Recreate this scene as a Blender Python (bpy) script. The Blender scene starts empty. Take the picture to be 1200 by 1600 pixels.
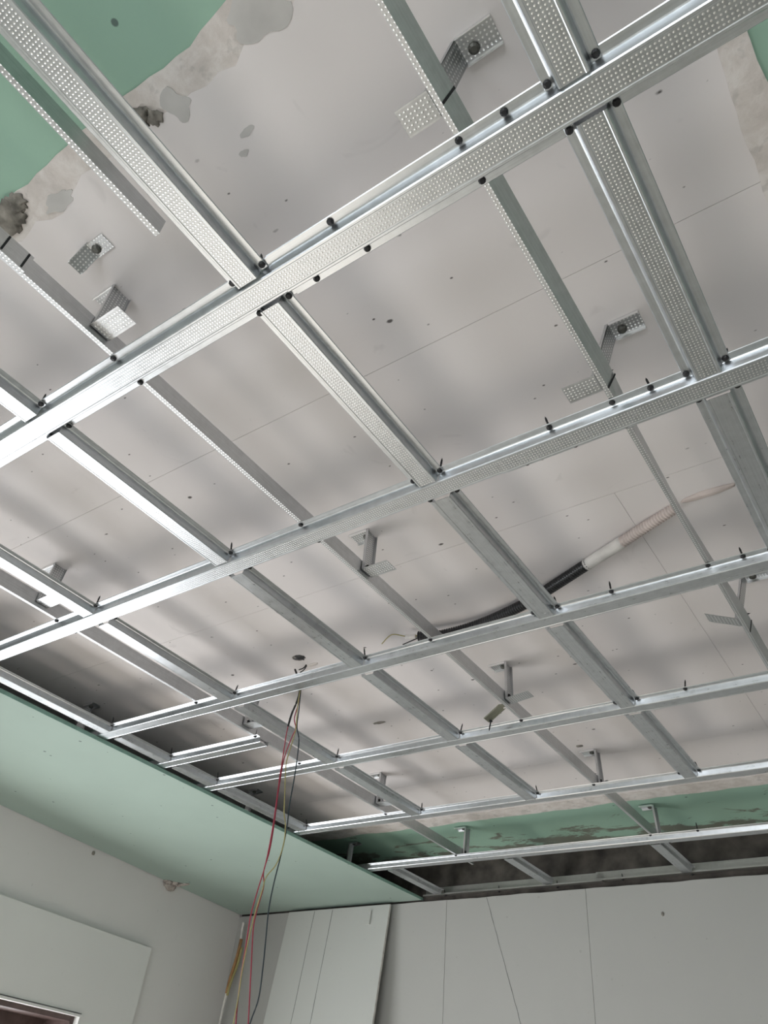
import bpy, bmesh, math, random
from mathutils import Vector, Matrix, noise

random.seed(7)
EYE = 1.60                       # camera height above the floor; all z below are written relative to the camera and lifted by EYE
scene = bpy.context.scene
C = scene.collection

# ---------------------------------------------------------------- camera
ROWS = ((0.81967916, 0.56559457, 0.09071306),      # camera right
        (-0.309573, 0.57063578, -0.76061775),      # camera down
        (-0.48196538, 0.59538021, 0.64283107))     # camera forward
FPX = 1175.94
cam_data = bpy.data.cameras.new('camera')
cam = bpy.data.objects.new('camera', cam_data)
C.objects.link(cam)
r, d, f = (Vector(v).normalized() for v in ROWS)
cam.matrix_world = Matrix(((r.x, -d.x, -f.x, 0), (r.y, -d.y, -f.y, 0), (r.z, -d.z, -f.z, EYE), (0, 0, 0, 1)))
cam_data.sensor_fit = 'VERTICAL'
cam_data.sensor_height = 36
cam_data.lens = FPX / 1600 * 36
cam_data.clip_start = 0.01
scene.camera = cam

# ---------------------------------------------------------------- world, daylight, exposure
world = bpy.data.worlds.new('world')
scene.world = world
world.use_nodes = True
bg = world.node_tree.nodes['Background']
bg.inputs[0].default_value = (0.86, 0.93, 1.0, 1)
bg.inputs[1].default_value = 1.0

def window_light(name, loc, direction, sx, sy, power, col):
    l = bpy.data.lights.new(name, 'AREA')
    l.shape = 'RECTANGLE'; l.size = sx; l.size_y = sy; l.energy = power; l.color = col
    o = bpy.data.objects.new(name, l)
    C.objects.link(o)
    o.location = loc
    o.rotation_euler = Vector(direction).to_track_quat('-Z', 'Y').to_euler()
    return o

# daylight standing in the two window openings (left wall, and the wall behind the camera)
window_light('daylight_left_window', (-3.26, 1.25, EYE - 0.42), (1, 0.156, 0.0), 1.9, 1.35, 45, (1.0, 0.975, 0.985))
window_light('daylight_rear_window', (-0.30, -2.40, EYE - 0.30), (0, 1, 0.0), 2.7, 1.55, 54, (1.0, 0.98, 1.0))

# sun slanting in through the left window: it lights the floor, and the floor lights the ceiling
sun_data = bpy.data.lights.new('sun', 'SUN')
sun_data.energy = 11.0
sun_data.color = (1.0, 0.945, 0.915)
sun_data.angle = 0.02
sun = bpy.data.objects.new('sun', sun_data)
C.objects.link(sun)
sun.location = (-6, 0, 6)
sun.rotation_euler = Vector((1.0, 0.12, -0.95)).to_track_quat('-Z', 'Y').to_euler()

vs = scene.view_settings
vs.view_transform = 'Standard'
vs.look = 'None'
vs.exposure = 0.22
vs.gamma = 1.0
vs.use_curve_mapping = False
scene.cycles.max_bounces = 7          # light paths long enough for a white room
scene.cycles.diffuse_bounces = 5
scene.cycles.glossy_bounces = 3

# ---------------------------------------------------------------- materials
def new_mat(name):
    m = bpy.data.materials.new(name)
    m.use_nodes = True
    nt = m.node_tree
    return m, nt, nt.nodes['Principled BSDF']

def N(nt, kind, **kw):
    n = nt.nodes.new(kind)
    for k, v in kw.items():
        setattr(n, k, v)
    return n

def setin(n, **kw):
    for k, v in kw.items():
        n.inputs[k.replace('_', ' ')].default_value = v

def ramp(nt, src, stops):
    n = N(nt, 'ShaderNodeValToRGB')
    els = n.color_ramp.elements
    while len(els) < len(stops):
        els.new(0.5)
    for e, (p, c) in zip(els, stops):
        e.position = p
        e.color = (*c, 1) if len(c) == 3 else c
    nt.links.new(src, n.inputs[0])
    return n

def math_node(nt, op, a, b=None):
    n = N(nt, 'ShaderNodeMath', operation=op)
    for i, v in enumerate((a, b)):
        if v is None: continue
        if isinstance(v, (int, float)): n.inputs[i].default_value = v
        else: nt.links.new(v, n.inputs[i])
    return n.outputs[0]

def mixcol(nt, fac, a, b):
    n = N(nt, 'ShaderNodeMix', data_type='RGBA')
    if isinstance(fac, (int, float)): n.inputs[0].default_value = fac
    else: nt.links.new(fac, n.inputs[0])
    for i, v in ((6, a), (7, b)):
        if isinstance(v, tuple): n.inputs[i].default_value = (*v, 1)
        else: nt.links.new(v, n.inputs[i])
    return n.outputs[2]

def noise_tex(nt, co, scale, detail=3, rough=0.5, dist=0.0):
    n = N(nt, 'ShaderNodeTexNoise')
    setin(n, Scale=scale, Detail=detail, Roughness=rough, Distortion=dist)
    nt.links.new(co, n.inputs['Vector'])
    return n.outputs['Fac']

def flat_mat(name, col, rough=0.6, metal=0.0, var=0.12, scale=30, bump=0.0):
    m, nt, b = new_mat(name)
    co = N(nt, 'ShaderNodeTexCoord').outputs['Object']
    nz = noise_tex(nt, co, scale, 4)
    lo = tuple(c * (1 - var) for c in col); hi = tuple(min(1, c * (1 + var)) for c in col)
    rp = ramp(nt, nz, ((0.3, lo), (0.7, hi)))
    nt.links.new(rp.outputs[0], b.inputs['Base Color'])
    setin(b, Roughness=rough, Metallic=metal)
    if bump:
        bp = N(nt, 'ShaderNodeBump'); setin(bp, Strength=bump, Distance=0.004)
        nt.links.new(nz, bp.inputs['Height']); nt.links.new(bp.outputs[0], b.inputs['Normal'])
    return m

def galvanized(name, dots=True, base=(0.64, 0.665, 0.69), rough=0.33, pitch=0.0050, dot_w=0.0126, strength=0.35):
    """zinc-coated sheet: pressed dot rows run along the web (UV in metres: u along, v across)"""
    m, nt, b = new_mat(name)
    tc = N(nt, 'ShaderNodeTexCoord')
    co = tc.outputs['Object']
    spangle = noise_tex(nt, co, 60, 3, 0.6)
    streak_map = N(nt, 'ShaderNodeMapping'); streak_map.inputs['Scale'].default_value = (6, 300, 1)
    nt.links.new(tc.outputs['UV'], streak_map.inputs[0])
    streak = noise_tex(nt, streak_map.outputs[0], 1.0, 2)
    mixv = math_node(nt, 'ADD', math_node(nt, 'MULTIPLY', spangle, 0.5), math_node(nt, 'MULTIPLY', streak, 0.5))
    rp = ramp(nt, mixv, ((0.3, tuple(c * 0.86 for c in base)), (0.7, tuple(min(1, c * 1.1) for c in base))))
    base_sock = rp.outputs[0]
    nt.links.new(base_sock, b.inputs['Base Color'])
    rr = ramp(nt, mixv, ((0.3, (rough * 0.85,) * 3), (0.7, (rough * 1.2,) * 3)))
    nt.links.new(rr.outputs[0], b.inputs['Roughness'])
    b.inputs['Metallic'].default_value = 1.0
    if dots:
        sep = N(nt, 'ShaderNodeSeparateXYZ'); nt.links.new(tc.outputs['UV'], sep.inputs[0])
        k = 2 * math.pi / pitch
        su = math_node(nt, 'COSINE', math_node(nt, 'MULTIPLY', sep.outputs[0], k))
        sv = math_node(nt, 'COSINE', math_node(nt, 'MULTIPLY', sep.outputs[1], k))
        dot = math_node(nt, 'MAXIMUM', math_node(nt, 'SUBTRACT', math_node(nt, 'ADD', su, sv), 0.6), 0.0)
        mask = math_node(nt, 'LESS_THAN', math_node(nt, 'ABSOLUTE', sep.outputs[1]), dot_w)
        h = math_node(nt, 'MULTIPLY', dot, mask)
        hit = math_node(nt, 'MINIMUM', math_node(nt, 'MULTIPLY', h, 1.3), 1.0)
        nt.links.new(mixcol(nt, hit, mixcol(nt, math_node(nt, 'MULTIPLY', mask, 0.28), base_sock, (0.30, 0.31, 0.32)), (0.93, 0.93, 0.93)), b.inputs['Base Color'])   # window glints painted onto the dots, darker floor reflection onto the web
        h2 = math_node(nt, 'ADD', h, math_node(nt, 'MULTIPLY', streak, 0.12))
        bp = N(nt, 'ShaderNodeBump'); setin(bp, Strength=strength, Distance=0.0007)
        nt.links.new(h2, bp.inputs['Height']); nt.links.new(bp.outputs[0], b.inputs['Normal'])
    return m

def wall_paint(name, base, dark, rough=0.75, marks=0.6, seed=0.0, speck=True):
    """old paint: broad mottling, small scuffs and fly specks"""
    m, nt, b = new_mat(name)
    co = N(nt, 'ShaderNodeTexCoord').outputs['Object']
    mp = N(nt, 'ShaderNodeMapping'); mp.inputs['Location'].default_value = (seed, seed * 1.7, 0)
    nt.links.new(co, mp.inputs[0]); co = mp.outputs[0]
    big = noise_tex(nt, co, 1.6, 4, 0.55)
    col = ramp(nt, big, ((0.3, tuple(c * 0.95 for c in base)), (0.7, base))).outputs[0]
    if speck:
        st = N(nt, 'ShaderNodeMapping'); st.inputs['Scale'].default_value = (1.0, 1.8, 1); st.inputs['Rotation'].default_value = (0, 0, 0.6)
        nt.links.new(co, st.inputs[0])
        vo = N(nt, 'ShaderNodeTexVoronoi'); setin(vo, Scale=9.0, Randomness=1.0); nt.links.new(st.outputs[0], vo.inputs['Vector'])
        wob = math_node(nt, 'ADD', vo.outputs['Distance'], math_node(nt, 'MULTIPLY', noise_tex(nt, co, 60, 2), 0.10))
        pick = math_node(nt, 'GREATER_THAN', N_sep(nt, vo.outputs['Color']), 0.45)
        sp = ramp(nt, wob, ((0.085, (1, 1, 1)), (0.115, (0, 0, 0)))).outputs[0]
        spm = math_node(nt, 'MULTIPLY', math_node(nt, 'MULTIPLY', sp, pick), marks)
        col = mixcol(nt, spm, col, dark)
        vo2 = N(nt, 'ShaderNodeTexVoronoi'); setin(vo2, Scale=24.0, Randomness=1.0); nt.links.new(st.outputs[0], vo2.inputs['Vector'])
        pick2 = math_node(nt, 'GREATER_THAN', N_sep(nt, vo2.outputs['Color']), 0.68)
        sp2 = ramp(nt, math_node(nt, 'ADD', vo2.outputs['Distance'], math_node(nt, 'MULTIPLY', noise_tex(nt, co, 140, 2), 0.12)), ((0.10, (1, 1, 1)), (0.15, (0, 0, 0)))).outputs[0]
        col = mixcol(nt, math_node(nt, 'MULTIPLY', math_node(nt, 'MULTIPLY', sp2, pick2), marks), col, dark)
        smear = ramp(nt, noise_tex(nt, co, 7, 3, 0.7, 1.2), ((0.66, (0, 0, 0)), (0.74, (1, 1, 1)))).outputs[0]
        col = mixcol(nt, math_node(nt, 'MULTIPLY', smear, 0.28 * marks), col, tuple(0.6 * a + 0.4 * c for a, c in zip(base, dark)))
    nt.links.new(col, b.inputs['Base Color'])
    setin(b, Roughness=rough)
    b.inputs['Specular IOR Level'].default_value = 0.25
    return m

def N_sep(nt, colsock):
    s = N(nt, 'ShaderNodeSeparateColor'); nt.links.new(colsock, s.inputs[0]); return s.outputs[0]

def green_board(name, base, dirt, y_from=None):
    """moisture board: pale green paper; mortar stains near the far wall when y_from is given"""
    m, nt, b = new_mat(name)
    co = N(nt, 'ShaderNodeTexCoord').outputs['Object']
    big = noise_tex(nt, co, 2.2, 3)
    col = ramp(nt, big, ((0.3, tuple(c * 0.93 for c in base)), (0.7, tuple(c * 1.04 for c in base)))).outputs[0]
    fine = noise_tex(nt, co, 220, 2)
    col = mixcol(nt, math_node(nt, 'MULTIPLY', fine, 0.08), col, (0.2, 0.3, 0.26))
    vo = N(nt, 'ShaderNodeTexVoronoi'); setin(vo, Scale=15.0); nt.links.new(co, vo.inputs['Vector'])
    sp = ramp(nt, vo.outputs['Distance'], ((0.06, (1, 1, 1)), (0.085, (0, 0, 0)))).outputs[0]
    pk = math_node(nt, 'GREATER_THAN', N_sep(nt, vo.outputs['Color']), 0.62)
    col = mixcol(nt, math_node(nt, 'MULTIPLY', math_node(nt, 'MULTIPLY', sp, pk), 0.8), col, (0.06, 0.08, 0.08))
    if y_from is not None:
        sep = N(nt, 'ShaderNodeSeparateXYZ'); nt.links.new(co, sep.inputs[0])
        mr = N(nt, 'ShaderNodeMapRange'); mr.inputs[1].default_value = y_from; mr.inputs[2].default_value = y_from + 0.28
        nt.links.new(sep.outputs[1], mr.inputs[0])
        st = N(nt, 'ShaderNodeMapping'); st.inputs['Scale'].default_value = (0.7, 1.4, 1); nt.links.new(co, st.inputs[0])
        nz = noise_tex(nt, st.outputs[0], 7, 6, 0.7, 0.6)
        bl = ramp(nt, math_node(nt, 'ADD', nz, math_node(nt, 'MULTIPLY', mr.outputs[0], 0.17)), ((0.62, (0, 0, 0)), (0.68, (1, 1, 1)))).outputs[0]
        col = mixcol(nt, math_node(nt, 'MULTIPLY', bl, 0.8), col, dirt)
    nt.links.new(col, b.inputs['Base Color'])
    setin(b, Roughness=0.8)
    return m

M = {}
M['channel'] = galvanized('galvanized_channel')
M['channel_plain'] = galvanized('galvanized_plain', dots=False, base=(0.62, 0.64, 0.66), rough=0.3)
M['track'] = galvanized('galvanized_track', dots=True, base=(0.60, 0.61, 0.62), rough=0.4, pitch=0.0058, dot_w=0.0065, strength=0.4)
M['hanger'] = galvanized('galvanized_hanger', dots=True, base=(0.62, 0.63, 0.64), rough=0.36, pitch=0.006, dot_w=0.016, strength=0.5)
M['dirty_track'] = galvanized('dusty_track', dots=False, base=(0.42, 0.41, 0.39), rough=0.5)
M['screw'] = flat_mat('black_screw', (0.018, 0.018, 0.02), 0.45, 0.3)
M['ink'] = flat_mat('marker_ink', (0.01, 0.01, 0.012), 0.7)
M['ceiling_white'] = wall_paint('ceiling_white_paint', (0.735, 0.695, 0.69), (0.09, 0.08, 0.075), marks=0.95)
M['ceiling_green'] = green_board('ceiling_green_board', (0.31, 0.48, 0.38), (0.13, 0.105, 0.085), 2.90)
M['green'] = green_board('pale_green_board', (0.325, 0.41, 0.368), (0.1, 0.1, 0.1))
M['green_edge'] = flat_mat('green_board_cut_edge', (0.22, 0.36, 0.30), 0.85)
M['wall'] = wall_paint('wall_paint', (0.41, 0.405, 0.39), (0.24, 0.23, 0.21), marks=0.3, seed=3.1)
M['wall_left'] = wall_paint('left_wall_brightened_paint', (0.72, 0.70, 0.69), (0.3, 0.29, 0.28), marks=0.2, seed=6.0)  # base lightened to make up for light missing from the right
M['wall_patch'] = wall_paint('wall_patch_paint', (0.76, 0.755, 0.74), (0.3, 0.3, 0.3), marks=0.15, seed=8.0)
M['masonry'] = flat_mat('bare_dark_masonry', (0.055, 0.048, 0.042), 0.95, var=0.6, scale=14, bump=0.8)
M['plaster'] = None
M['mortar'] = flat_mat('grey_mortar', (0.22, 0.205, 0.18), 0.95, var=0.5, scale=45, bump=0.8)
M['grey_skim'] = flat_mat('grey_skim_coat', (0.52, 0.505, 0.49), 0.9, var=0.10, scale=20)
M['anchor'] = flat_mat('dull_zinc_anchor', (0.10, 0.10, 0.09), 0.5, 0.6, var=0.4)
M['floor'] = flat_mat('pale_floor', (0.685, 0.632, 0.575), 0.6, var=0.06, scale=4)
M['plain_wall'] = flat_mat('grey_white_wall', (0.43, 0.42, 0.405), 0.8, var=0.05, scale=3)
M['board_white'] = wall_paint('white_board_paper', (0.49, 0.495, 0.475), (0.25, 0.25, 0.25), marks=0.2, seed=5.0)
M['board_core'] = flat_mat('gypsum_core', (0.55, 0.53, 0.49), 0.95, var=0.2, bump=0.3)
M['broken'] = flat_mat('broken_gypsum', (0.40, 0.355, 0.325), 0.95, var=0.35, scale=60, bump=0.6)
M['pencil'] = flat_mat('pencil_line', (0.16, 0.16, 0.155), 0.8, var=0.4, scale=40)
M['black_plastic'] = flat_mat('black_corrugated_plastic', (0.022, 0.022, 0.024), 0.3)
M['white_tape'] = flat_mat('white_tape', (0.66, 0.63, 0.60), 0.5)
M['pink_plastic'] = flat_mat('plaster_smeared_pipe', (0.60, 0.52, 0.49), 0.7, var=0.12)
M['red_wire'] = flat_mat('red_wire', (0.33, 0.03, 0.06), 0.4)
M['yellow_wire'] = flat_mat('yellow_wire', (0.34, 0.30, 0.12), 0.4)
M['blue_wire'] = flat_mat('dark_blue_wire', (0.02, 0.035, 0.045), 0.4)
M['black_wire'] = flat_mat('black_wire', (0.012, 0.012, 0.012), 0.5)
M['brown'] = flat_mat('dark_brown_frame', (0.085, 0.055, 0.05), 0.5, var=0.2)
M['orange_pipe'] = flat_mat('orange_brown_pipe', (0.32, 0.17, 0.07), 0.7, var=0.4, scale=25)
M['trim_white'] = flat_mat('white_trim', (0.72, 0.71, 0.69), 0.45, var=0.04)
M['olive_metal'] = flat_mat('olive_clip_metal', (0.30, 0.30, 0.24), 0.45, 0.6)

def plaster_mat():
    m, nt, b = new_mat('scraped_plaster')
    co = N(nt, 'ShaderNodeTexCoord').outputs['Object']
    a = noise_tex(nt, co, 26, 5, 0.6, 0.2)
    col = ramp(nt, a, ((0.28, (0.54, 0.50, 0.47)), (0.45, (0.62, 0.57, 0.54)), (0.6, (0.70, 0.66, 0.635)))).outputs[0]
    g = ramp(nt, noise_tex(nt, co, 16, 4, 0.6, 0.3), ((0.58, (0, 0, 0)), (0.63, (1, 1, 1)))).outputs[0]
    col = mixcol(nt, math_node(nt, 'MULTIPLY', g, 0.45), col, (0.40, 0.38, 0.36))
    nt.links.new(col, b.inputs['Base Color']); setin(b, Roughness=0.9)
    bp = N(nt, 'ShaderNodeBump'); setin(bp, Strength=0.6, Distance=0.004)
    nt.links.new(a, bp.inputs['Height']); nt.links.new(bp.outputs[0], b.inputs['Normal'])
    return m
M['plaster'] = plaster_mat()

def glass_mat():
    m, nt, b = new_mat('window_glass')
    nt.nodes.remove(b)
    out = nt.nodes['Material Output']
    tr = N(nt, 'ShaderNodeBsdfTransparent'); gl = N(nt, 'ShaderNodeBsdfGlossy'); gl.inputs['Roughness'].default_value = 0.02
    tr.inputs[0].default_value = (0.96, 0.98, 0.98, 1)
    mx = N(nt, 'ShaderNodeMixShader'); mx.inputs[0].default_value = 0.06
    nt.links.new(tr.outputs[0], mx.inputs[1]); nt.links.new(gl.outputs[0], mx.inputs[2]); nt.links.new(mx.outputs[0], out.inputs[0])
    return m
M['glass'] = glass_mat()

# ---------------------------------------------------------------- object helpers
def link(name, me, parent=None):
    o = bpy.data.objects.new(name, me)
    C.objects.link(o)
    if parent is not None:
        o.parent = parent
    return o

def obj(name, verts, faces, mat, parent=None, uvs=None, smooth=False, lift=True):
    me = bpy.data.meshes.new(name)
    me.from_pydata([(v[0], v[1], v[2] + (EYE if lift else 0)) for v in verts], [], faces)
    me.materials.append(M[mat])
    if uvs:
        ul = me.uv_layers.new(name='UVMap')
        for l in me.loops:
            ul.data[l.index].uv = uvs[l.vertex_index]
    if smooth:
        me.polygons.foreach_set('use_smooth', [True] * len(me.polygons))
    me.update()
    return link(name, me, parent)

def bm_obj(name, bm, mat, parent=None, smooth=False):
    me = bpy.data.meshes.new(name)
    bmesh.ops.translate(bm, vec=(0, 0, EYE), verts=bm.verts)
    bm.to_mesh(me); bm.free()
    me.materials.append(M[mat])
    if smooth:
        me.polygons.foreach_set('use_smooth', [True] * len(me.polygons))
    return link(name, me, parent)

def tag(o, label=None, cat=None, group=None, kind=None):
    if label: o['label'] = label
    if cat: o['category'] = cat
    if group: o['group'] = group
    if kind: o['kind'] = kind
    return o

def empty(name, loc=(0, 0, 0)):
    o = bpy.data.objects.new(name, None)
    C.objects.link(o)
    o.empty_display_size = 0.05
    return o

BOXF = [(0, 3, 2, 1), (4, 5, 6, 7), (0, 1, 5, 4), (1, 2, 6, 5), (2, 3, 7, 6), (3, 0, 4, 7)]
def box_v(x0, x1, y0, y1, z0, z1):
    return [(x0, y0, z0), (x1, y0, z0), (x1, y1, z0), (x0, y1, z0), (x0, y0, z1), (x1, y0, z1), (x1, y1, z1), (x0, y1, z1)]

def boxes(name, lst, mat, parent=None, fn=None):
    v, f = [], []
    for b in lst:
        k = len(v)
        v += [fn(*p) if fn else p for p in box_v(*b)]
        f += [tuple(i + k for i in q) for q in BOXF]
    return obj(name, v, f, mat, parent)

def offset_poly(pts, t):
    """thicken an open 2-D polyline by t to its left side; returns the closed outline"""
    out = []
    n = len(pts)
    for i, p in enumerate(pts):
        dirs = []
        if i > 0: dirs.append((Vector(p) - Vector(pts[i - 1])).normalized())
        if i < n - 1: dirs.append((Vector(pts[i + 1]) - Vector(p)).normalized())
        nn = Vector((0, 0))
        for dv in dirs: nn += Vector((-dv.y, dv.x))
        nn.normalize()
        c = max(0.4, nn.dot(Vector((-dirs[0].y, dirs[0].x))))
        out.append((p[0] + nn.x * t / c, p[1] + nn.y * t / c))
    return out

def arclen(pts, centre=None):
    s = [0.0]
    for a, b in zip(pts, pts[1:]):
        s.append(s[-1] + math.hypot(b[0] - a[0], b[1] - a[1]))
    mid = s[-1] / 2 if centre is None else centre
    return [q - mid for q in s]

def sweep(name, pts, t, stations, place, mat, parent=None, centre=None):
    """sheet-metal profile swept through stations; place(station, a, b) -> xyz. v of the UV is the distance across the sheet"""
    inner = offset_poly(pts, t)
    al = arclen(pts, centre)
    ring = [(p, a) for p, a in zip(pts, al)] + [(p, a) for p, a in reversed(list(zip(inner, al)))]
    n = len(ring)
    v, f, uv = [], [], []
    for s in stations:
        for (p, a) in ring:
            v.append(place(s, p[0], p[1])); uv.append((s if not isinstance(s, tuple) else s[0], a))
    for i in range(len(stations) - 1):
        for j in range(n):
            k = (j + 1) % n
            f.append((i * n + j, i * n + k, (i + 1) * n + k, (i + 1) * n + j))
    m = len(pts)
    for e in (0, (len(stations) - 1) * n):
        for j in range(m - 1):
            q = (e + j, e + j + 1, e + n - 2 - j, e + n - 1 - j)
            f.append(q if e == 0 else tuple(reversed(q)))
    o = obj(name, v, f, mat, parent, uv)
    bm = bmesh.new(); bm.from_mesh(o.data)
    bmesh.ops.recalc_face_normals(bm, faces=bm.faces); bm.to_mesh(o.data); bm.free()
    return o

# shared screw mesh: pan head below the flange, threaded shank above it
def screw_mesh(name, head=0.0052, hh=0.0042, shank=0.0017, ln=0.028):
    bm = bmesh.new()
    prof = [(0.0, -hh), (head * 0.55, -hh), (head * 0.92, -hh * 0.65), (head, -hh * 0.25), (head, 0), (shank * 1.3, 0.0002), (shank, ln * 0.3), (shank * 1.2, ln * 0.35), (shank, ln * 0.5), (shank * 1.2, ln * 0.55), (shank, ln * 0.8), (0.0, ln)]
    seg = 10
    rings = []
    for r_, z_ in prof:
        if r_ == 0: rings.append([bm.verts.new((0, 0, z_))])
        else: rings.append([bm.verts.new((r_ * math.cos(2 * math.pi * i / seg), r_ * math.sin(2 * math.pi * i / seg), z_)) for i in range(seg)])
    for a, b in zip(rings, rings[1:]):
        for i in range(seg):
            j = (i + 1) % seg
            if len(a) == 1: bm.faces.new((a[0], b[j], b[i]))
            elif len(b) == 1: bm.faces.new((a[i], a[j], b[0]))
            else: bm.faces.new((a[i], a[j], b[j], b[i]))
    bmesh.ops.recalc_face_normals(bm, faces=bm.faces)
    me = bpy.data.meshes.new(name)
    bm.to_mesh(me); bm.free()
    me.materials.append(M['screw'])
    return me
SCREW = screw_mesh('screw')
ANCHOR = screw_mesh('anchor', head=0.0078, hh=0.0055, shank=0.003, ln=0.004)
ANCHOR.materials[0] = M['anchor']
SHORT = screw_mesh('board_screw', head=0.0042, hh=0.0036, ln=0.008)

def screw(parent, x, y, z, me=None, tilt=True):
    o = link('screw', me or SCREW, parent)
    o.location = (x, y, z + EYE)
    if tilt:
        o.rotation_euler = (random.uniform(-.25, .25), random.uniform(-.25, .25), random.uniform(0, 6))
    return o

def catmull(pts, n=8):
    P = [Vector(p) for p in pts]
    P = [P[0] * 2 - P[1]] + P + [P[-1] * 2 - P[-2]]
    out = []
    for i in range(1, len(P) - 2):
        for k in range(n):
            t = k / n
            a, b, c, d_ = P[i - 1], P[i], P[i + 1], P[i + 2]
            out.append(0.5 * ((2 * b) + (c - a) * t + (2 * a - 5 * b + 4 * c - d_) * t * t + (3 * b - a - 3 * c + d_) * t ** 3))
    out.append(P[-2])
    return out

def tube(name, pts, rad, mat, parent=None, seg=8, radii=None):
    v, f = [], []
    up = Vector((0, 0, 1))
    n = len(pts)
    for i, p in enumerate(pts):
        t = (pts[min(i + 1, n - 1)] - pts[max(i - 1, 0)]).normalized()
        ref = up if abs(t.z) < 0.95 else Vector((0, 1, 0))
        a = t.cross(ref).normalized(); b = t.cross(a)
        r_ = radii[i] if radii else rad
        for k in range(seg):
            an = 2 * math.pi * k / seg
            v.append(tuple(p + (a * math.cos(an) + b * math.sin(an)) * r_))
    for i in range(n - 1):
        for k in range(seg):
            j = (k + 1) % seg
            f.append((i * seg + k, (i + 1) * seg + k, (i + 1) * seg + j, i * seg + j))
    f.append(tuple(range(seg))); f.append(tuple(reversed(range((n - 1) * seg, n * seg))))
    return obj(name, v, f, mat, parent, smooth=True)

def resample(pts, step):
    out = [pts[0]]
    acc = 0
    for a, b in zip(pts, pts[1:]):
        L = (b - a).length
        t = step - acc
        while t <= L:
            out.append(a + (b - a) * (t / L)); t += step
        acc = L - (t - step)
    return out

# ---------------------------------------------------------------- key levels (relative to the camera)
ZF = 0.940          # underside of the channel flanges
DEPTH = 0.017       # depth of the hat channels
ZC = 1.066          # painted ceiling
FLOOR = -EYE
XR, YF = 1.35, -2.25             # right wall and the wall behind the camera
def xw(y): return -3.0932 - 0.1557 * (y - 1.6031)         # left wall face
def yw(x): return 3.31 - 0.028 * (x + 3.36)               # far wall face

# ---------------------------------------------------------------- the setting
fl = obj('floor', box_v(-4.0, XR + .2, YF - .2, 3.6, FLOOR - 0.1, FLOOR), BOXF, 'floor'); tag(fl, kind='structure')

ceil = obj('ceiling', box_v(-3.7, XR + .15, YF - .15, 3.5, ZC + 0.004, ZC + 0.10), BOXF, 'ceiling_green'); tag(ceil, kind='structure')

def jag(a, b, amp, seed, step=0.025):
    """points from a to b with a broken, chipped edge"""
    a = Vector(a); b = Vector(b)
    L = (b - a).length; n = max(2, int(L / step)); nrm = Vector((-(b - a).y, (b - a).x)).normalized()
    out = []
    for i in range(n):
        t = i / n
        k = noise.noise(Vector((t * L * 6, seed, 0))) + 0.5 * noise.noise(Vector((t * L * 23, seed + 9, 0)))
        out.append(a + (b - a) * t + nrm * (k * amp))
    return out

def slab(name, outline, z0, z1, mat, parent, holes=()):
    """flat layer with an arbitrary outline (and holes): real thickness"""
    bm = bmesh.new()
    def loop(pts):
        vs_ = [bm.verts.new((p[0], p[1], z0)) for p in pts]
        return [bm.edges.new((vs_[i], vs_[(i + 1) % len(vs_)])) for i in range(len(vs_))]
    es = loop(outline)
    for h in holes: es += loop(h)
    bmesh.ops.triangle_fill(bm, edges=es, use_beauty=True)
    ret = bmesh.ops.extrude_face_region(bm, geom=list(bm.faces))
    bmesh.ops.translate(bm, verts=[g for g in ret['geom'] if isinstance(g, bmesh.types.BMVert)], vec=(0, 0, z1 - z0))
    bmesh.ops.recalc_face_normals(bm, faces=bm.faces)
    return bm_obj(name, bm, mat, parent)

def blob2(cx, cy, rx, ry, seed, n=18, amp=0.35):
    return [(cx + rx * (1 + amp * noise.noise(Vector((math.cos(t) * 1.7 + seed, math.sin(t) * 1.7, seed)))) * math.cos(t),
             cy + ry * (1 + amp * noise.noise(Vector((math.cos(t) * 1.7 + seed, math.sin(t) * 1.7, seed + 4)))) * math.sin(t)) for t in [2 * math.pi * i / n for i in range(n)]]

G = 0.00035
XS = -0.345                       # seam running away from the camera
seams = [0.135, 0.655, 1.165, 2.375, 2.735]
holes = {(2, 0): [blob2(-1.395, 1.41, 0.022, 0.016, 3.0)]}
for i in range(4):
    y0, y1 = seams[i] + (G if i else 0), seams[i + 1] - (G if i < 3 else 0)
    spans = [(-2.95, 0.074)] if i < 2 else [(-2.95, XS - G), (XS + G, 0.074)]
    for k, (x0, x1) in enumerate(spans):
        pts = []
        pts += jag((x0, y0), (x1, y0), 0.03 if i == 0 else 0.0, 1.0 + i) if i == 0 else [Vector((x0, y0))]
        pts += jag((x1, y0), (x1, y1), 0.006, 5.0 + i) if (k == len(spans) - 1) else [Vector((x1, y0))]
        pts += jag((x1, y1), (x0, y1), 0.014, 9.0) if i == 3 else [Vector((x1, y1))]
        pts += [Vector((x0, y1))]
        slab('ceiling_panel', pts, ZC, ZC + 0.004, 'ceiling_white', ceil, holes.get((i, k), ()))
# scraped plaster strips along the broken paint edge
slab('plaster_strip', jag((-2.95, 0.088), (0.135, 0.088), 0.012, 21) + jag((0.135, 0.088), (0.135, 0.10), .0, 1) + jag((0.135, 0.168), (-2.95, 0.168), 0.016, 22), ZC + 0.0007, ZC + 0.0042, 'plaster', ceil)
slab('plaster_strip', jag((0.066, 0.17), (0.104, 0.17), 0, 1) + jag((0.104, 0.17), (0.104, 2.78), 0.012, 24) + jag((0.066, 2.78), (0.066, 0.17), 0.006, 25), ZC - 0.0012, ZC + 0.0042, 'plaster', ceil)
slab('plaster_strip', jag((-2.95, 2.715), (0.10, 2.715), 0.012, 31) + jag((0.10, 2.80), (-2.95, 2.80), 0.022, 32), ZC - 0.001, ZC + 0.0042, 'plaster', ceil)

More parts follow.
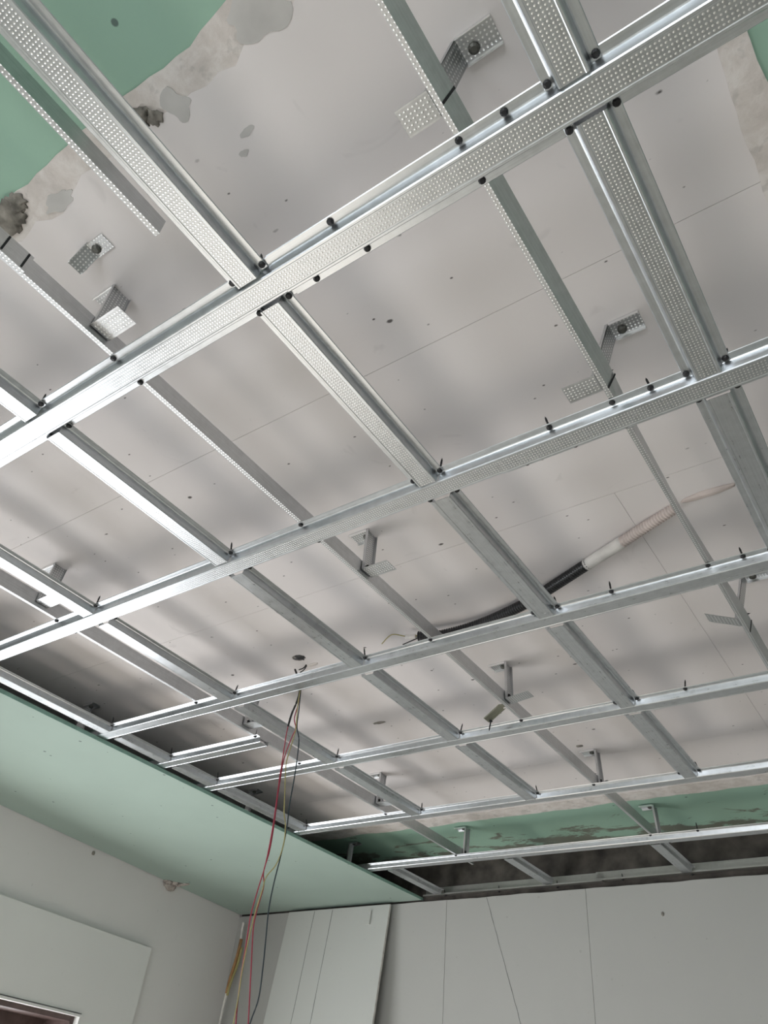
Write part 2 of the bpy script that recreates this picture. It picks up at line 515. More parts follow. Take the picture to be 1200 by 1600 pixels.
def lump(name, cx, cy, rx, ry, h, seed, mat, parent, z=ZC, sub=3, amp=0.35):
    bm = bmesh.new()
    bmesh.ops.create_icosphere(bm, subdivisions=sub, radius=1)
    for v in bm.verts:
        k = 1 + amp * noise.noise(v.co * 2.2 + Vector((seed, 0, 0))) + 0.15 * noise.noise(v.co * 7 + Vector((seed, 5, 0)))
        v.co = Vector((cx + v.co.x * rx * k, cy + v.co.y * ry * k, z + v.co.z * h * k))
    return bm_obj(name, bm, mat, parent, True)
for (cx, cy, rx, ry, s) in ((-0.622, 0.118, .021, .013, 1), (-0.600, 0.130, .012, .010, 5), (-0.915, 0.108, .030, .022, 2), (-0.885, 0.100, .018, .014, 8)):
    lump('mortar_patch', cx, cy, rx, ry, 0.0035, s, 'mortar', ceil, amp=0.7)
for (cx, cy, rx, ry, s) in ((-0.385, 0.115, .048, .026, 3), (-0.56, 0.135, .018, .022, 4), (-0.82, 0.135, .03, .013, 11), (-0.50, 0.215, .012, .005, 14), (-0.525, 0.235, .007, .004, 15)):
    slab('grey_smear', blob2(cx, cy, rx, ry, s * 1.37, 30, 0.55), ZC - 0.0005, ZC + 0.003, 'grey_skim', ceil)
# dark lumps painting in the shade of the hole, and torn flaps / smears beside it
lump('ceiling_hole', -1.395, 1.41, 0.028, 0.022, 0.0035, 3, 'mortar', ceil, z=ZC + 0.0032, amp=0.5)
lump('hole_shade_lump', -1.392, 1.412, 0.018, 0.014, 0.003, 6, 'black_plastic', ceil, z=ZC + 0.0008, amp=0.5)
lump('torn_paper', -1.385, 1.46, 0.022, 0.007, 0.003, 7, 'plaster', ceil)
lump('dark_chip', -1.425, 1.865, 0.022, 0.008, 0.003, 12, 'mortar', ceil)
lump('dark_chip', -0.905, 2.28, 0.012, 0.008, 0.002, 13, 'mortar', ceil)

for pts in ([(-1.40, 1.452, ZC), (-1.405, 1.448, ZC - .012), (-1.412, 1.437, ZC - .022)], [(-1.40, 1.455, ZC), (-1.415, 1.462, ZC - .008), (-1.435, 1.468, ZC - .010)]):
    tube('wire_stub', catmull(pts, 5), 0.0018, 'black_wire', ceil, 6)

# far wall: bare dark masonry above the grid, lined with white boards below
v = []
def bw(x, off, z): return (x, yw(x) + off, z)
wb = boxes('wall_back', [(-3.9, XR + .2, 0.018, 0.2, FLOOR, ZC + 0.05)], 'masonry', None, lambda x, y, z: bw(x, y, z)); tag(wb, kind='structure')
for (x0, x1) in ((-3.42, -2.003), (-2.001, -1.3165), (-1.315, -0.10), (-0.098, XR + .1)):
    n = max(2, int((x1 - x0) / 0.04))
    vv, ff = [], []
    for i in range(n + 1):
        x = x0 + (x1 - x0) * i / n
        zt = 0.902 + 0.005 * noise.noise(Vector((x * 9, 2, 0)))
        vv += [bw(x, 0, FLOOR), bw(x, 0, zt), bw(x, 0.016, zt + 0.002), bw(x, 0.016, FLOOR)]
    for i in range(n):
        for j in range(4):
            k = (j + 1) % 4
            ff.append((i * 4 + j, i * 4 + k, i * 4 + 4 + k, i * 4 + 4 + j))
    ff += [(0, 3, 2, 1), (n * 4, n * 4 + 1, n * 4 + 2, n * 4 + 3)]
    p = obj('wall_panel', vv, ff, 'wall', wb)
    bm = bmesh.new(); bm.from_mesh(p.data); bmesh.ops.recalc_face_normals(bm, faces=bm.faces); bm.to_mesh(p.data); bm.free()

# left wall with a window opening; local frame: s = distance along the wall (as y), n = outwards (into the wall), z
TL = Vector((-0.1557, 1.0)).normalized(); NL = Vector((-TL.y, TL.x))
P0 = Vector((xw(0), 0))
K = math.hypot(1, 0.1557)
def lw(n_, y, z):
    p = P0 + TL * (y * K) + NL * n_
    return (p.x, p.y, z)
WY0, WY1, WZ0, WZ1 = 0.30, 2.33, -1.05, 0.300
T = 0.24
wl = boxes('wall_left', [(0, T, YF - .1, 3.42, WZ1, ZC + 0.05), (0, T, YF - .1, 3.42, FLOOR, WZ0), (0, T, YF - .1, WY0, WZ0, WZ1), (0, T, WY1, 3.42, WZ0, WZ1)], 'wall_left', None, lw); tag(wl, kind='structure')
# raised lining around the window
boxes('window_surround', [(-0.022, 0, WY0 - .3, 2.655, WZ1 + .012, 0.615), (-0.022, 0, WY1 + .01, 2.655, WZ0 - .05, WZ1 + .012), (-0.022, 0, WY0 - .3, WY0 - .01, WZ0 - .05, WZ1 + .012)], 'wall_patch', wl, lw)
lump('wall_stain', *lw(-0.002, 2.15, 0)[:2], 0.004, 0.008, 0.009, 4, 'mortar', wl, z=0.925 - 0.035)
w1 = boxes('window_1', [(0.0, T, WY0, WY1, WZ1 - 0.02, WZ1), (0.0, T, WY0, WY1, WZ0, WZ0 + .02), (0.0, T, WY0, WY0 + .02, WZ0 + .02, WZ1 - .02), (0.0, T, WY1 - .02, WY1, WZ0 + .02, WZ1 - .02)], 'brown', None, lw); tag(w1, kind='structure')
boxes('window_frame', [(0.14, 0.19, WY0 + .02, WY1 - .02, WZ1 - .09, WZ1 - .02), (0.14, 0.19, WY0 + .02, WY1 - .02, WZ0 + .02, WZ0 + .08), (0.14, 0.19, WY0 + .02, WY0 + .08, WZ0 + .08, WZ1 - .09), (0.14, 0.19, WY1 - .08, WY1 - .02, WZ0 + .08, WZ1 - .09), (0.14, 0.19, 1.29, 1.34, WZ0 + .08, WZ1 - .09)], 'brown', w1, lw)
boxes('window_trim', [(-0.030, 0.004, WY0 - .012, WY1 + .012, WZ1 - .002, WZ1 + .007), (-0.026, 0.004, WY1, WY1 + .006, WZ0, WZ1 - .002)], 'wall_patch', w1, lw)
for (a, b) in ((WY0 + .08, 1.29), (1.34, WY1 - .08)):
    boxes('pane', [(0.160, 0.166, a, b, WZ0 + .08, WZ1 - .09)], 'glass', w1, lw)

# wall behind the camera with a wide window, and the right wall
AX0, AX1, AZ0, AZ1 = -1.70, 1.10, -1.10, 0.52
wf = boxes('wall_front', [(-3.9, XR + .2, YF - .2, YF, AZ1, ZC + .05), (-3.9, XR + .2, YF - .2, YF, FLOOR, AZ0), (-3.9, AX0, YF - .2, YF, AZ0, AZ1), (AX1, XR + .2, YF - .2, YF, AZ0, AZ1)], 'plain_wall'); tag(wf, kind='structure')
w2 = boxes('window_2', [(AX0, AX1, YF - .15, YF - .09, AZ1 - .07, AZ1), (AX0, AX1, YF - .15, YF - .09, AZ0, AZ0 + .07), (AX0, AX0 + .07, YF - .15, YF - .09, AZ0 + .07, AZ1 - .07), (AX1 - .07, AX1, YF - .15, YF - .09, AZ0 + .07, AZ1 - .07), (-0.8, -0.73, YF - .15, YF - .09, AZ0 + .07, AZ1 - .07)], 'trim_white'); tag(w2, kind='structure')
for (a, b) in ((AX0 + .07, -0.8), (-0.73, AX1 - .07)):
    boxes('pane', [(a, b, YF - .123, YF - .117, AZ0 + .07, AZ1 - .07)], 'glass', w2)
wr = boxes('wall_right', [(XR, XR + .2, YF, 3.4, FLOOR, ZC + .05)], 'plain_wall'); tag(wr, kind='structure')

# ---------------------------------------------------------------- hat channels
OMEGA = [(-0.0345, 0.0010), (-0.0335, 0.0), (-0.0238, 0.0), (-0.0222, -0.0008), (-0.0212, -0.0024), (-0.0186, -DEPTH + 0.0016), (-0.0172, -DEPTH),
         (-0.0145, -DEPTH), (-0.0135, -DEPTH + .0006), (0.0135, -DEPTH + .0006), (0.0145, -DEPTH),
         (0.0172, -DEPTH), (0.0186, -DEPTH + 0.0016), (0.0212, -0.0024), (0.0222, -0.0008), (0.0238, 0.0), (0.0335, 0.0), (0.0345, 0.0010)]
TH = 0.0008

def channel_x(name, yc, x0, x1, z, label, group, mat='channel', wide=1.0):
    st = [x0 + (x1 - x0) * i / 12 for i in range(13)]
    o = sweep(name, OMEGA, TH, st, lambda s, a, b: (s, yc + a * wide, z + b), mat)
    return tag(o, label, 'metal channel', group)

def channel_y(name, xc, y0, y1, z, label, group, mat='channel', skew=0.0):
    st = [y0 + (y1 - y0) * i / 4 for i in range(5)]
    o = sweep(name, OMEGA, TH, st, lambda s, a, b: (xc + a + skew * (s - y0), s, z + b), mat)
    return tag(o, label, 'metal channel', group)

A = [0.367, 0.851, 1.344, 1.821, 2.325, 2.834]
ORD = ['nearest', 'second', 'third', 'fourth', 'fifth', 'sixth']
SPL = [-0.375, -0.285, -0.375, -0.375, -0.30, -0.66]      # where two lengths overlap
LONG = []
for i, yc in enumerate(A):
    xs = SPL[i]
    xl = xw(yc) + 0.02
    mat = 'channel' if i < 2 else 'channel_plain'
    a = channel_x('furring_channel', yc, xl, xs, ZF, f'left length of the {ORD[i]} long ceiling channel counted from the camera, galvanized', 'long channels across the ceiling', mat)
    b = channel_x('furring_channel', yc, xs - 0.16, 0.95, ZF - 0.0011, f'right length of the {ORD[i]} long ceiling channel counted from the camera, galvanized', 'long channels across the ceiling', mat, 1.055)
    LONG.append((a, b))
    for dx, s in ((-0.05, -1), (-0.12, 1), (-0.03, 1)):
        screw(b, xs + dx, yc + s * 0.029, ZF - 0.0011)
# extra splice screws seen along the first channels
for (i, x, s) in ((0, -0.165, -1), (1, -0.165, -1), (2, -0.16, -1)):
    screw(LONG[i][1], x, A[i] + s * 0.029, ZF - 0.0011)

# short stub between the third and fourth long channel, over the board edge
stub = channel_x('furring_channel', 1.597, xw(1.6) + 0.03, -1.662, ZF, 'short galvanized channel stub with free end above the green board edge', 'long channels across the ceiling', 'channel_plain')
screw(stub, -1.676, 1.568, ZF)

BX = {'b2': -0.081, 'b1': -0.5765, 'b0': -1.098, 'm1': -1.552, 'm2': -2.087}
BN = {'b2': 'rightmost', 'b1': 'second from right', 'b0': 'middle', 'm1': 'second from left', 'm2': 'leftmost'}
rows = [(-0.55, None)] + [(y, y) for y in A]
def cross(key, i0, i1, xc=None, extra=''):
    """cross channel between long channel i0 and i1 (-1: from beyond the frame)"""
    x = BX[key] if xc is None else xc
    y0 = -0.6 if i0 < 0 else A[i0] + 0.0235
    y1 = A[i1] - 0.0235
    where = f'overhead, ending at the {ORD[i1]} long channel' if i0 < 0 else f'between {ORD[i0]} and {ORD[i1]} long channels'
    o = channel_y('cross_channel', x, y0, y1, ZF - 0.0024, f'galvanized cross channel, {BN[key]} row, {where}', f'cross channels of the {BN[key]} row', 'channel' if (i1 < 2) else 'channel_plain')
    for s in (-1, 1):
        if i0 >= 0: screw(o, x + s * 0.029, A[i0] + 0.030, ZF - 0.0024)
        screw(o, x + s * 0.029, A[i1] - 0.030, ZF - 0.0024)
    return o
for k in ('b2', 'b1', 'b0'):
    for i in range(-1, 4): cross(k, i, i + 1)
for i in range(0, 4): cross('m1', i, i + 1)
cross('m1', -1, 0)
cross('m2', -1, 0); cross('m2', 0, 1); cross('m2', 1, 2)
def seg(x, y0, y1, label, ends):
    o = channel_y('cross_channel', x, y0, y1, ZF - 0.0024, label, 'short end channels', 'channel_plain')
    for y in ends:
        for s in (-1, 1): screw(o, x + s * 0.029, y, ZF - 0.0024)
    return o
seg(BX['m2'], A[2] + .0235, 1.597 - .0235, 'short cross channel beside the green board, between third long channel and stub', (A[2] + .03, 1.567))
seg(BX['m2'], 1.597 + .0235, A[3] - .0235, 'short cross channel beside the green board, between stub and fourth long channel', (1.627, A[3] - .03))
seg(BX['m2'], A[3] + .0235, A[4] - .0235, 'cross channel beside the green board, between fourth and fifth long channels', (A[3] + .03, A[4] - .03))
for x, t in ((-2.035, 'beside the green board corner'), (-1.470, 'in the middle of the far bay'), (-0.878, 'farthest right of the far bay')):
    seg(x, A[5] + .0235, yw(x) - 0.030, f'short cross channel against the far wall, {t}', (A[5] + .03,))

# wall track at the far wall: angle in three lengths
LP = [(-0.028, -0.004), (-0.028, -0.010), (0.0, -0.010), (0.0, 0.030)]
for (x0, x1, t, dz) in ((-2.13, -1.235, 'left length', 0.0), (-1.27, -0.52, 'middle length', 0.003), (-0.50, 0.95, 'right length', 0.001)):
    o = sweep('wall_track', LP, 0.0009, [x0 + (x1 - x0) * i / 6 for i in range(7)], lambda s, a, b: (s, yw(s) + 0.016 + a, ZF - 0.006 + dz + b), 'dirty_track')
    tag(o, f'dusty metal wall angle along the far wall, {t}', 'metal track', 'wall angles at the far wall')
    for i in range(3):
        screw(o, x0 + 0.12 + i * 0.28, yw(x0) - 0.004, ZF - 0.018 + dz)

# ---------------------------------------------------------------- carrying angles above the channels (run away from the camera)
def angle_bar(name, xb, y0, y1, label, roll=lambda y: 0.0, web=0.035, lip=0.009, group='carrying angles above the grid', z=ZF + 0.0012):
    pts = [(0.0, 0.0015), (0.0, 0.0), (lip, 0.0), (lip, web), (lip - 0.004, web)]
    n = max(4, int((y1 - y0) / 0.08))
    def place(s, a, b):
        t = roll(s)
        return (xb + a * math.cos(t) + b * math.sin(t), s, z - a * math.sin(t) * 0.15 + b * math.cos(t))
    o = sweep(name, pts, 0.0008, [y0 + (y1 - y0) * i / n for i in range(n + 1)], place, 'track', centre=lip * 0.5)
    return tag(o, label, 'metal angle', group)

def pen_mark(parent, xb, y, w0=0.0, w1=0.035, vertical=True, lip=0.009, z=ZF + 0.0012, roll=0.0):
    d0 = 0.0006
    def at(b, o_): return (xb + lip * math.cos(roll) + b * math.sin(roll) + o_ * math.cos(roll), z + b * math.cos(roll) - o_ * math.sin(roll))
    vv = []
    for yy in (y - 0.0016, y + 0.0016):
        for (b, o_) in ((w0, 0.0002), (w0, d0 + 0.0006), (w1, d0 + 0.0006), (w1, 0.0002)):
            px, pz = at(b, o_); vv.append((px, yy, pz))
    o = obj('pen_mark', vv, [(0, 1, 2, 3), (7, 6, 5, 4), (0, 4, 5, 1), (1, 5, 6, 2), (2, 6, 7, 3), (3, 7, 4, 0)], 'ink', parent)
    return o

def roll2(y):
    ks = ((-0.6, 0.55), (0.35, 0.52), (0.8, 0.48), (0.9, 0.10), (1.15, -0.08), (1.35, 0.05), (1.55, 0.30), (2.4, 0.2))
    for (a, va), (b, vb) in zip(ks, ks[1:]):
        if y <= b:
            t = max(0, (y - a) / (b - a)); return va + (vb - va) * t
    return ks[-1][1]
n2 = angle_bar('carrying_angle', -0.229, -0.6, 2.36, 'twisted galvanized carrying angle on the right, between the two right cross channel rows', roll2, web=0.030, lip=0.0085)
n1 = angle_bar('carrying_angle', -0.878, -0.02, 2.935, 'straight galvanized carrying angle left of the second cross channel row', web=0.036)
n0 = angle_bar('carrying_angle', -1.684, -0.6, 2.945, 'galvanized carrying angle left of the centre, ending at the sixth long channel', web=0.037)
n3 = angle_bar('carrying_angle', -2.315, -0.6, 3.10, 'galvanized carrying angle hidden above the green board, seen through the dark gap', web=0.036)
loose = angle_bar('carrying_angle', -0.651, -0.6, 0.226, 'loose galvanized angle with a free cut end beside the near cross channel', web=0.032, z=ZF + 0.002)
n1b = angle_bar('carrying_angle', -0.8765, -0.6, 0.16, 'overlapping angle length with two black pen marks at the left edge', web=0.038, lip=0.0115, z=ZF + 0.0006)
for y in (0.118, 0.152): pen_mark(n1b, -0.8765, y, 0.003, 0.036, lip=0.0115, z=ZF + 0.0006)
pen_mark(n2, -0.229, 0.292, 0.0, 0.030, lip=0.0085, roll=roll2(0.292))
pen_mark(n2, -0.229, 0.793, 0.0, 0.030, lip=0.0085, roll=roll2(0.793))
pen_mark(n2, -0.229, 1.60, 0.0, 0.030, lip=0.0085, roll=roll2(1.60))
for bar, xb, ys in ((n2, -0.2265, A[:4]), (n1, -0.8755, A), (n0, -1.681, A)):
    for k, y in enumerate(ys):
        for s in (-1, 1):
            if s == 1 and k > 1: continue
            screw(bar, xb, y + s * 0.029, ZF)

# ---------------------------------------------------------------- hangers: bent straps from ceiling to the carrying angles
def plate(name, pts, y0, y1, parent, t=0.0009, mat='hanger', lips=0.0, ysh=0.0):
    """sheet strip: side polyline in (x, z), width along y, optional side lips"""
    def place(s, a, b): return (a, s + ysh * (a - pts[0][0]), b)
    inner = offset_poly(pts, t)
    ring = pts + inner[::-1]
    n = len(ring); m = len(pts); al = arclen(pts)
    ua = al + al[::-1]
    v, uv = [], []
    for y in (y0, y1):
        for i, p in enumerate(ring):
            v.append(place(y, p[0], p[1])); uv.append((ua[i] , y - (y0 + y1) / 2))
    f = [(j, (j + 1) % n, n + (j + 1) % n, n + j) for j in range(n)]
    for j in range(m - 1):
        f.append((j, j + 1, n - 2 - j, n - 1 - j)); f.append((n + n - 1 - j, n + n - 2 - j, n + j + 1, n + j))
    if lips:
        (xa, za), (xb, zb) = pts[0], pts[-1]
        for y in (y0, y1):
            k = len(v)
            e = 0.0009 if y == y0 else -0.0009
            for yy in (y, y + e):
                v += [(xa, yy, za), (xb, yy, zb), (xb + lips, yy, zb), (xa + lips, yy, za)]; uv += [(0, 0.05)] * 4
            f += [tuple(i + k for i in q) for q in BOXF]
    o = obj(name, v, f, mat, parent, uv)
    bm = bmesh.new(); bm.from_mesh(o.data); bmesh.ops.recalc_face_normals(bm, faces=bm.faces); bm.to_mesh(o.data); bm.free()
    return o

def hanger(xb, xt, y, foot, flap, label, w=0.038, zb=0.950, flap_tilt=0.0, lips=0.006, group='strap hangers', ysh=0.0, ztop=ZC - 0.0012, flap_ysh=0.0):
    """xb/xt: strap x at bottom/top; foot, flap: signed lengths of the bent ends"""
    e = empty('strap_hanger')
    tag(e, label, 'ceiling hanger', group)
    y0, y1 = y - w / 2, y + w / 2
    st = plate('strap', [(xb, zb), (xt, ztop)], y0 + .001, y1 - .001, e, lips=lips if flap > 0 else -lips)
    ft = plate('ceiling_foot', [(xt, ztop), (xt + foot, ztop)] if foot < 0 else [(xt + foot, ztop), (xt, ztop)], y0, y1, e, t=-0.0009)
    # turned-down edges of the foot
    for yy in (y0, y1):
        boxes('foot_lip', [(min(xt, xt + foot), max(xt, xt + foot), yy - .0005, yy + .0005, ztop - 0.006, ztop)], 'hanger', ft)
    if flap:
        plate('flap', [(xb, zb), (xb + flap, zb + flap_tilt)], y0, y1, e, ysh=flap_ysh)
    a = link('anchor_screw', ANCHOR, e); a.location = (xt + foot * 0.32, y + 0.004, ztop - 0.0005 + EYE)
    screw(e, xb + (0.001 if flap > 0 else -0.001), y, zb + 0.016).rotation_euler = (0, -math.pi / 2 if flap > 0 else math.pi / 2, 0)
    return e

for y, t in ((0.297, 'at the left end of the nearest long channel'), (1.035, 'between the second and third long channels'), (1.70, 'beside an olive clip near the fourth long channel'), (2.335, 'just before the fifth long channel, middle row'), (2.875, 'over the green strip, right of the far bay')):
    far = y > 2
    hanger(-0.866, -0.868 if not far else -0.872, y, -0.050, 0.066 if not far else 0.03, f'bent galvanized strap hanger {t}', w=0.038, zb=0.953 if not far else 0.948, flap_tilt=0.008 if y > 1.5 else 0.0)
for y, t in ((0.291, 'at the top, with a shiny flap left of the twisted angle'), (0.786, 'on the right, with dotted flap above the second long channel'), (1.572, 'at the right edge, behind the third long channel')):
    hanger(-0.233, -0.199, y, 0.050, -0.046 if y < 0.5 else -0.055, f'bent galvanized strap hanger {t}', w=0.036, zb=0.954, flap_ysh=0.9 if y > 1.5 else 0.0)
for y, t in ((0.765, 'at the left edge above the second long channel'), (1.523, 'with a bright flap beside the stub channel'), (2.235, 'left of the centre, near the fifth long channel'), (2.865, 'left in the far bay over the green strip')):
    hanger(-1.672, -1.666, y, -0.052, 0.050, f'bent galvanized strap hanger {t}', w=0.038, zb=0.952)
for y, t in ((1.35, 'dark in the gap near the third long channel'), (2.19, 'dark in the gap over the green board'), (2.885, 'dark, deepest in the gap over the green board')):
    hanger(-2.303, -2.297, y, 0.05, 0.03, f'strap hanger {t}', w=0.034, zb=0.952)

# leftover hanger stub on the ceiling at upper left
e = empty('hanger_stub'); tag(e, 'torn hanger stub left on the ceiling at upper left', 'ceiling hanger')
plate('ceiling_foot', [(-0.845, ZC - .001), (-0.808, ZC - .001)], 0.205, 0.232, e, t=-.0009)
plate('strap', [(-0.875, ZC - .030), (-0.845, ZC - .001)], 0.203, 0.230, e, lips=0.005)
a = link('anchor_screw', ANCHOR, e); a.location = (-0.836, 0.219, ZC - .0015 + EYE)
# olive clip dangling beside the middle hanger
e = empty('dangling_clip'); tag(e, 'small olive metal clip dangling beside the middle carrying angle', 'clip')
plate('clip_plate', [(-0.955, 0.930), (-0.907, 0.962)], 1.722, 1.752, e, mat='olive_metal', lips=0.006)
sc = screw(e, -0.945, 1.745, 0.928); sc.rotation_euler = (math.pi, 0.2, 0)
plate('clip_arm', [(-0.907, 0.962), (-0.880, 0.972)], 1.728, 1.746, e, mat='olive_metal')

# ---------------------------------------------------------------- corrugated conduit lying on the ceiling
cd = empty('corrugated_conduit'); tag(cd, 'black corrugated electrical conduit under the white ceiling, ending in a plastered pipe', 'conduit')
def corr(name, pts, r_, mat, pitch=0.0068, amp=0.0021):
    p = resample(catmull(pts, 12), pitch / 4)
    rad = [r_ + amp * (1 if (i % 4) in (0, 1) else -1) for i in range(len(p))]
    return tube(name, p, r_, mat, cd, 12, rad)
zc = ZC - 0.014
corr('black_conduit', [(-0.990, 1.430, zc - .01), (-0.93, 1.446, zc - .014), (-0.815, 1.452, zc - .008), (-0.680, 1.428, zc - .002), (-0.585, 1.392, zc), (-0.478, 1.346, zc)], 0.0118, 'black_plastic')
tube('tape_sleeve', catmull([(-0.486, 1.3495, zc), (-0.43, 1.326, zc), (-0.385, 1.308, zc)], 8), 0.0138, 'white_tape', cd, 14)
corr('plastered_pipe', [(-0.392, 1.311, zc), (-0.33, 1.287, zc + .003), (-0.255, 1.262, zc + .009)], 0.0112, 'pink_plastic', 0.0068, 0.0018)
lump('trough_shade_ridge', -0.185, 1.252, 0.055, 0.010, 0.006, 2.0, 'pink_plastic', ceil, amp=0.2)  # darker ridge whose colour stands for the shade in a ceiling trough
wz = zc - 0.006
tube('conduit_wire', catmull([(-0.985, 1.432, wz), (-1.02, 1.425, wz), (-1.05, 1.405, wz + .004), (-1.075, 1.412, wz + .008), (-1.11, 1.43, wz + .004)], 8), 0.0016, 'yellow_wire', cd)
tube('conduit_wire', catmull([(-0.985, 1.436, wz - .004), (-1.015, 1.438, wz - .006), (-1.05, 1.445, wz - .006)], 8), 0.0016, 'black_wire', cd)
tube('wire_connector', catmull([(-1.0, 1.432, wz), (-1.012, 1.430, wz), (-1.028, 1.424, wz + .002)], 4), 0.0065, 'white_tape', cd)

# ---------------------------------------------------------------- wires hanging from the third long channel
hw = empty('hanging_wires'); tag(hw, 'red, yellow and dark wires hanging down from the third long channel', 'wires')
def wire(pts, r_, mat, y=1.378):          # (x, z) along the wire, hanging at depth y
    return tube('wire', catmull([(x, y, z) for x, z in pts], 6), r_, mat, hw, 6)
wire([(-1.3689, 1.006), (-1.3459, 0.9649), (-1.3366, 0.9318), (-1.3393, 0.9019), (-1.3502, 0.8686), (-1.3557, 0.833)], 0.0028, 'black_wire', 1.378)
wire([(-1.3557, 0.833), (-1.3563, 0.8062), (-1.3533, 0.7361), (-1.352, 0.6941), (-1.3473, 0.621), (-1.3446, 0.5592), (-1.3467, 0.4861), (-1.3564, 0.4308), (-1.3638, 0.3772), (-1.3613, 0.3126), (-1.359, 0.251), (-1.353, 0.1925), (-1.3405, 0.1261), (-1.3191, 0.0439)], 0.0015, 'red_wire', 1.378)
wire([(-1.3441, 0.944), (-1.3387, 0.897), (-1.3436, 0.8571), (-1.3323, 0.8259), (-1.3405, 0.8024), (-1.3544, 0.7472), (-1.3541, 0.6719), (-1.3479, 0.5766), (-1.3475, 0.5168), (-1.3543, 0.4713), (-1.3457, 0.4385), (-1.3532, 0.3914), (-1.3544, 0.3519), (-1.3426, 0.2884), (-1.3283, 0.2165), (-1.3148, 0.1492), (-1.2907, 0.0459)], 0.0015, 'red_wire', 1.384)
wire([(-1.3292, 0.9312), (-1.3273, 0.88), (-1.3199, 0.815), (-1.3259, 0.7722), (-1.3319, 0.7222), (-1.3187, 0.647), (-1.3097, 0.5991), (-1.2983, 0.5676), (-1.294, 0.523), (-1.306, 0.4813), (-1.3314, 0.4552), (-1.3363, 0.428), (-1.3457, 0.3816), (-1.3512, 0.3237), (-1.3528, 0.262), (-1.3502, 0.2146), (-1.3484, 0.1469), (-1.3271, 0.0429)], 0.0014, 'yellow_wire', 1.372)
wire([(-1.3442, 0.9429), (-1.3379, 0.8808), (-1.3347, 0.8343), (-1.3198, 0.796), (-1.3147, 0.7518), (-1.3126, 0.6929), (-1.3134, 0.6209), (-1.3093, 0.5668), (-1.3143, 0.5012), (-1.3208, 0.4453), (-1.323, 0.3913), (-1.3174, 0.339), (-1.3108, 0.2767), (-1.3081, 0.2175), (-1.3192, 0.1776), (-1.3269, 0.1279), (-1.3134, 0.0452)], 0.0016, 'blue_wire', 1.39)

# ---------------------------------------------------------------- green board already fixed at the left
ZB = ZF - DEPTH - 0.0006
y_a, y_b = -0.25, 3.285
edge = -2.142
outl = [(edge, y_a), (edge, y_b + 0.0), (xw(y_b) + 0.004, yw(xw(y_b)) - .004), (xw(2.75) + .004, 2.75)]
outl += [(xw(2.73) + .02, 2.73), (xw(2.70) + .075, 2.715), (xw(2.68) + .05, 2.69), (xw(2.64) + .025, 2.655), (xw(2.62) + .004, 2.63), (xw(y_a) + .004, y_a)]
gb = slab('green_gypsum_board', [(p[0], min(p[1], yw(p[0]) - 0.003)) for p in outl], ZB - 0.0125, ZB, 'green', None)
tag(gb, 'pale green moisture board fixed under the grid along the left wall', 'plasterboard')
n = 40
boxes('cut_edge', [(edge, edge + 0.0012, y_a, y_b, ZB - 0.0123, ZB - 0.0003)], 'green_edge', gb)
for (cx, cy, rx, ry, s) in ((xw(2.70) + .022, 2.70, .022, .026, 1), (xw(2.74) + .05, 2.722, .04, .010, 5), (xw(2.66) + .018, 2.66, .014, .02, 8)):
    lump('broken_gypsum', cx, cy, rx * 1.25, ry * 1.2, 0.012, s, 'broken', gb, z=ZB - 0.0125, amp=0.6)
lump('broken_gypsum', xw(2.685) + .010, 2.685, 0.016, 0.040, 0.022, 2, 'broken', gb, z=ZB - 0.024, amp=0.5)
lump('broken_gypsum', xw(2.73) + .045, 2.725, 0.050, 0.014, 0.007, 9, 'board_core', gb, z=ZB - 0.0135, amp=0.5)
for k in range(9):
    yy = y_a + 0.5 + 0.3 * k
    for q in range(3):
        xx = edge - 0.05 - q * 0.42 + random.uniform(-.02, .02)
        if xx > xw(yy) + .04:
            o = screw(gb, xx, yy + random.uniform(-.05, .05), ZB - 0.0123 + 0.0034, me=SHORT, tilt=False)

# ---------------------------------------------------------------- board leaning in the far corner
lb = empty('leaning_gypsum_board'); tag(lb, 'tall white plasterboard leaning on the far wall under the green board', 'plasterboard')
LX0, LX1 = -2.952, -2.300
zt, zb_, yt, yb_ = 0.893, FLOOR + 0.002, 3.272, 3.02
def lean(u, w, h):      # u along width, w thickness outwards, h 0..1 height
    x = LX0 + (LX1 - LX0) * u - 0.05 * (1 - h)
    return (x, yt + (yb_ - yt) * (1 - h) - 0.028 * (x + 3.0) - w, zb_ + (zt - zb_) * h)
def lbox(name, u0, u1, w0, w1, h0, h1, mat): return boxes(name, [(u0, u1, w0, w1, h0, h1)], mat, lb, lambda a, b, c: lean(a, b, c))
lbox('board_sheet', 0, 1, 0, 0.0125, 0, 1, 'board_white')
lbox('board_edge', 1, 1.0015, 0.0006, 0.0119, 0, 1, 'board_core')
for (u0, u1) in ((0.272, 0.262), (0.455, 0.452)):
    vv = []
    hs = [0.02 + 0.978 * i / 30 for i in range(31)]
    for i, h in enumerate(hs):
        u = u0 + (u1 - u0) * (1 - h) + 0.0025 * noise.noise(Vector((h * 40, u0 * 9, 0)))
        g = 0.0013 + 0.0008 * noise.noise(Vector((h * 60, 3, u0)))
        vv += [lean(u - g / .65, 0.0124, h), lean(u - g / .65, 0.0130, h), lean(u + g / .65, 0.0130, h), lean(u + g / .65, 0.0124, h)]
    ff = []
    for i in range(30):
        for j in range(4):
            k = (j + 1) % 4
            ff.append((i * 4 + j, i * 4 + k, i * 4 + 4 + k, i * 4 + 4 + j))
    ff += [(3, 2, 1, 0), (120, 121, 122, 123)]
    obj('pencil_line', vv, ff, 'pencil', lb)
lbox('clip', 0.825, 0.845, 0.0126, 0.022, 0.970, 0.990, 'board_white')
lbox('clip', 0.800, 0.845, 0.0126, 0.020, 0.966, 0.970, 'board_white')

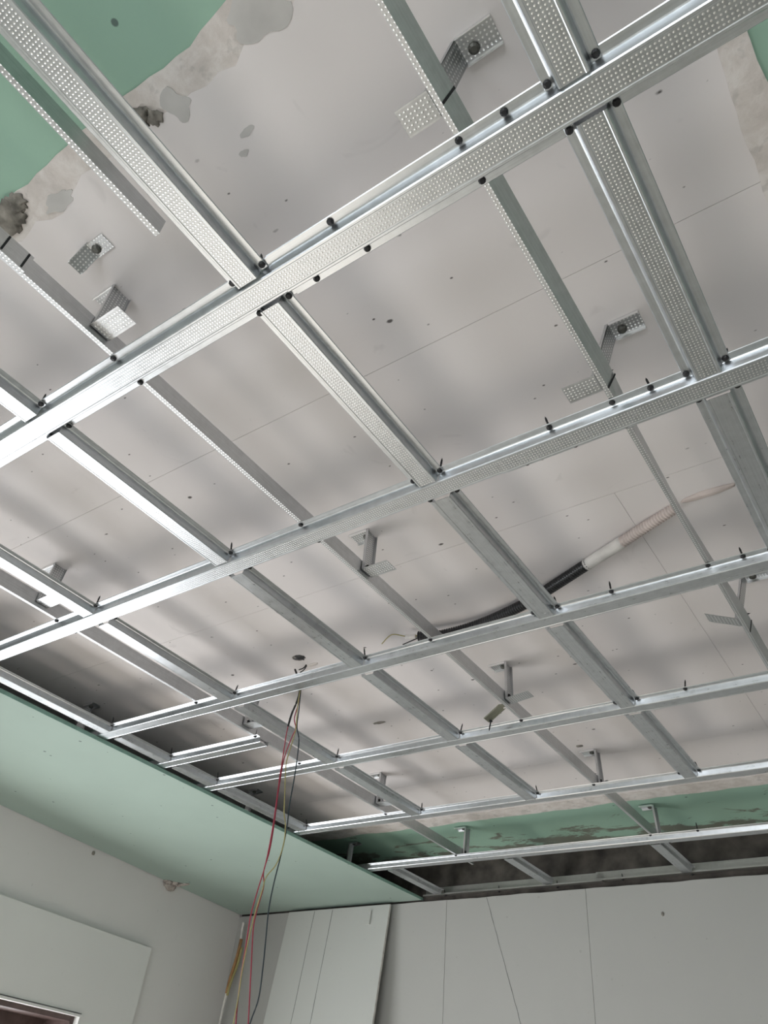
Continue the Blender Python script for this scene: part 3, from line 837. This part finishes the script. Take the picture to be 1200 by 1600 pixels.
# pencil lines on the far wall
def wall_line(xa, za, xb_, zb2, g=0.0012, seed=0):
    vv, ff = [], []
    m_ = 24
    for i in range(m_ + 1):
        t = i / m_
        x = xa + (xb_ - xa) * t + 0.003 * noise.noise(Vector((t * 14, seed, 0))); z = za + (zb2 - za) * t
        k = g * (1 + 0.7 * noise.noise(Vector((t * 30, seed, 4))))
        vv += [bw(x - k, -0.0006, z), bw(x - k, 0.001, z), bw(x + k, 0.001, z), bw(x + k, -0.0006, z)]
    for i in range(m_):
        for j in range(4):
            q = (j + 1) % 4
            ff.append((i * 4 + j, i * 4 + q, i * 4 + 4 + q, i * 4 + 4 + j))
    ff += [(0, 1, 2, 3), (m_ * 4 + 3, m_ * 4 + 2, m_ * 4 + 1, m_ * 4)]
    return obj('pencil_line', vv, ff, 'pencil', wb)
wall_line(-1.79, 0.90, -1.63, 0.42, seed=2); wall_line(-1.63, 0.42, -1.50, 0.0, seed=3)
lump('wall_chip', -1.005, yw(-1.005), 0.006, 0.003, 0.008, 3, 'mortar', wb, z=0.79)

# broken chase with conduit in the corner
ch = empty('corner_conduit'); tag(ch, 'orange brown conduit with white plaster lumps in the wall corner', 'conduit')
cx, cy = xw(3.25) + 0.072, 3.262
tube('orange_pipe', catmull([(cx + .012, cy, 0.78), (cx + .005, cy, 0.70), (cx - .004, cy - .01, 0.60), (cx - .010, cy - .01, 0.53)], 8), 0.0085, 'orange_pipe', ch, 8)
tube('orange_pipe', catmull([(cx + .028, cy, 0.74), (cx + .018, cy, 0.66), (cx + .008, cy - .012, 0.58), (cx + .0, cy - .014, 0.52)], 8), 0.006, 'yellow_wire', ch, 8)
tube('white_pipe', catmull([(cx + .006, cy, 0.86), (cx + .004, cy, 0.82), (cx + .010, cy, 0.77)], 6), 0.007, 'white_tape', ch, 8)
tube('white_pipe', catmull([(cx - .010, cy - .01, 0.54), (cx - .016, cy - .01, 0.47), (cx - .02, cy - .01, 0.38), (cx - .03, cy - .01, 0.1), (cx - .03, cy - .01, -0.6)], 6), 0.0065, 'white_tape', ch, 8)
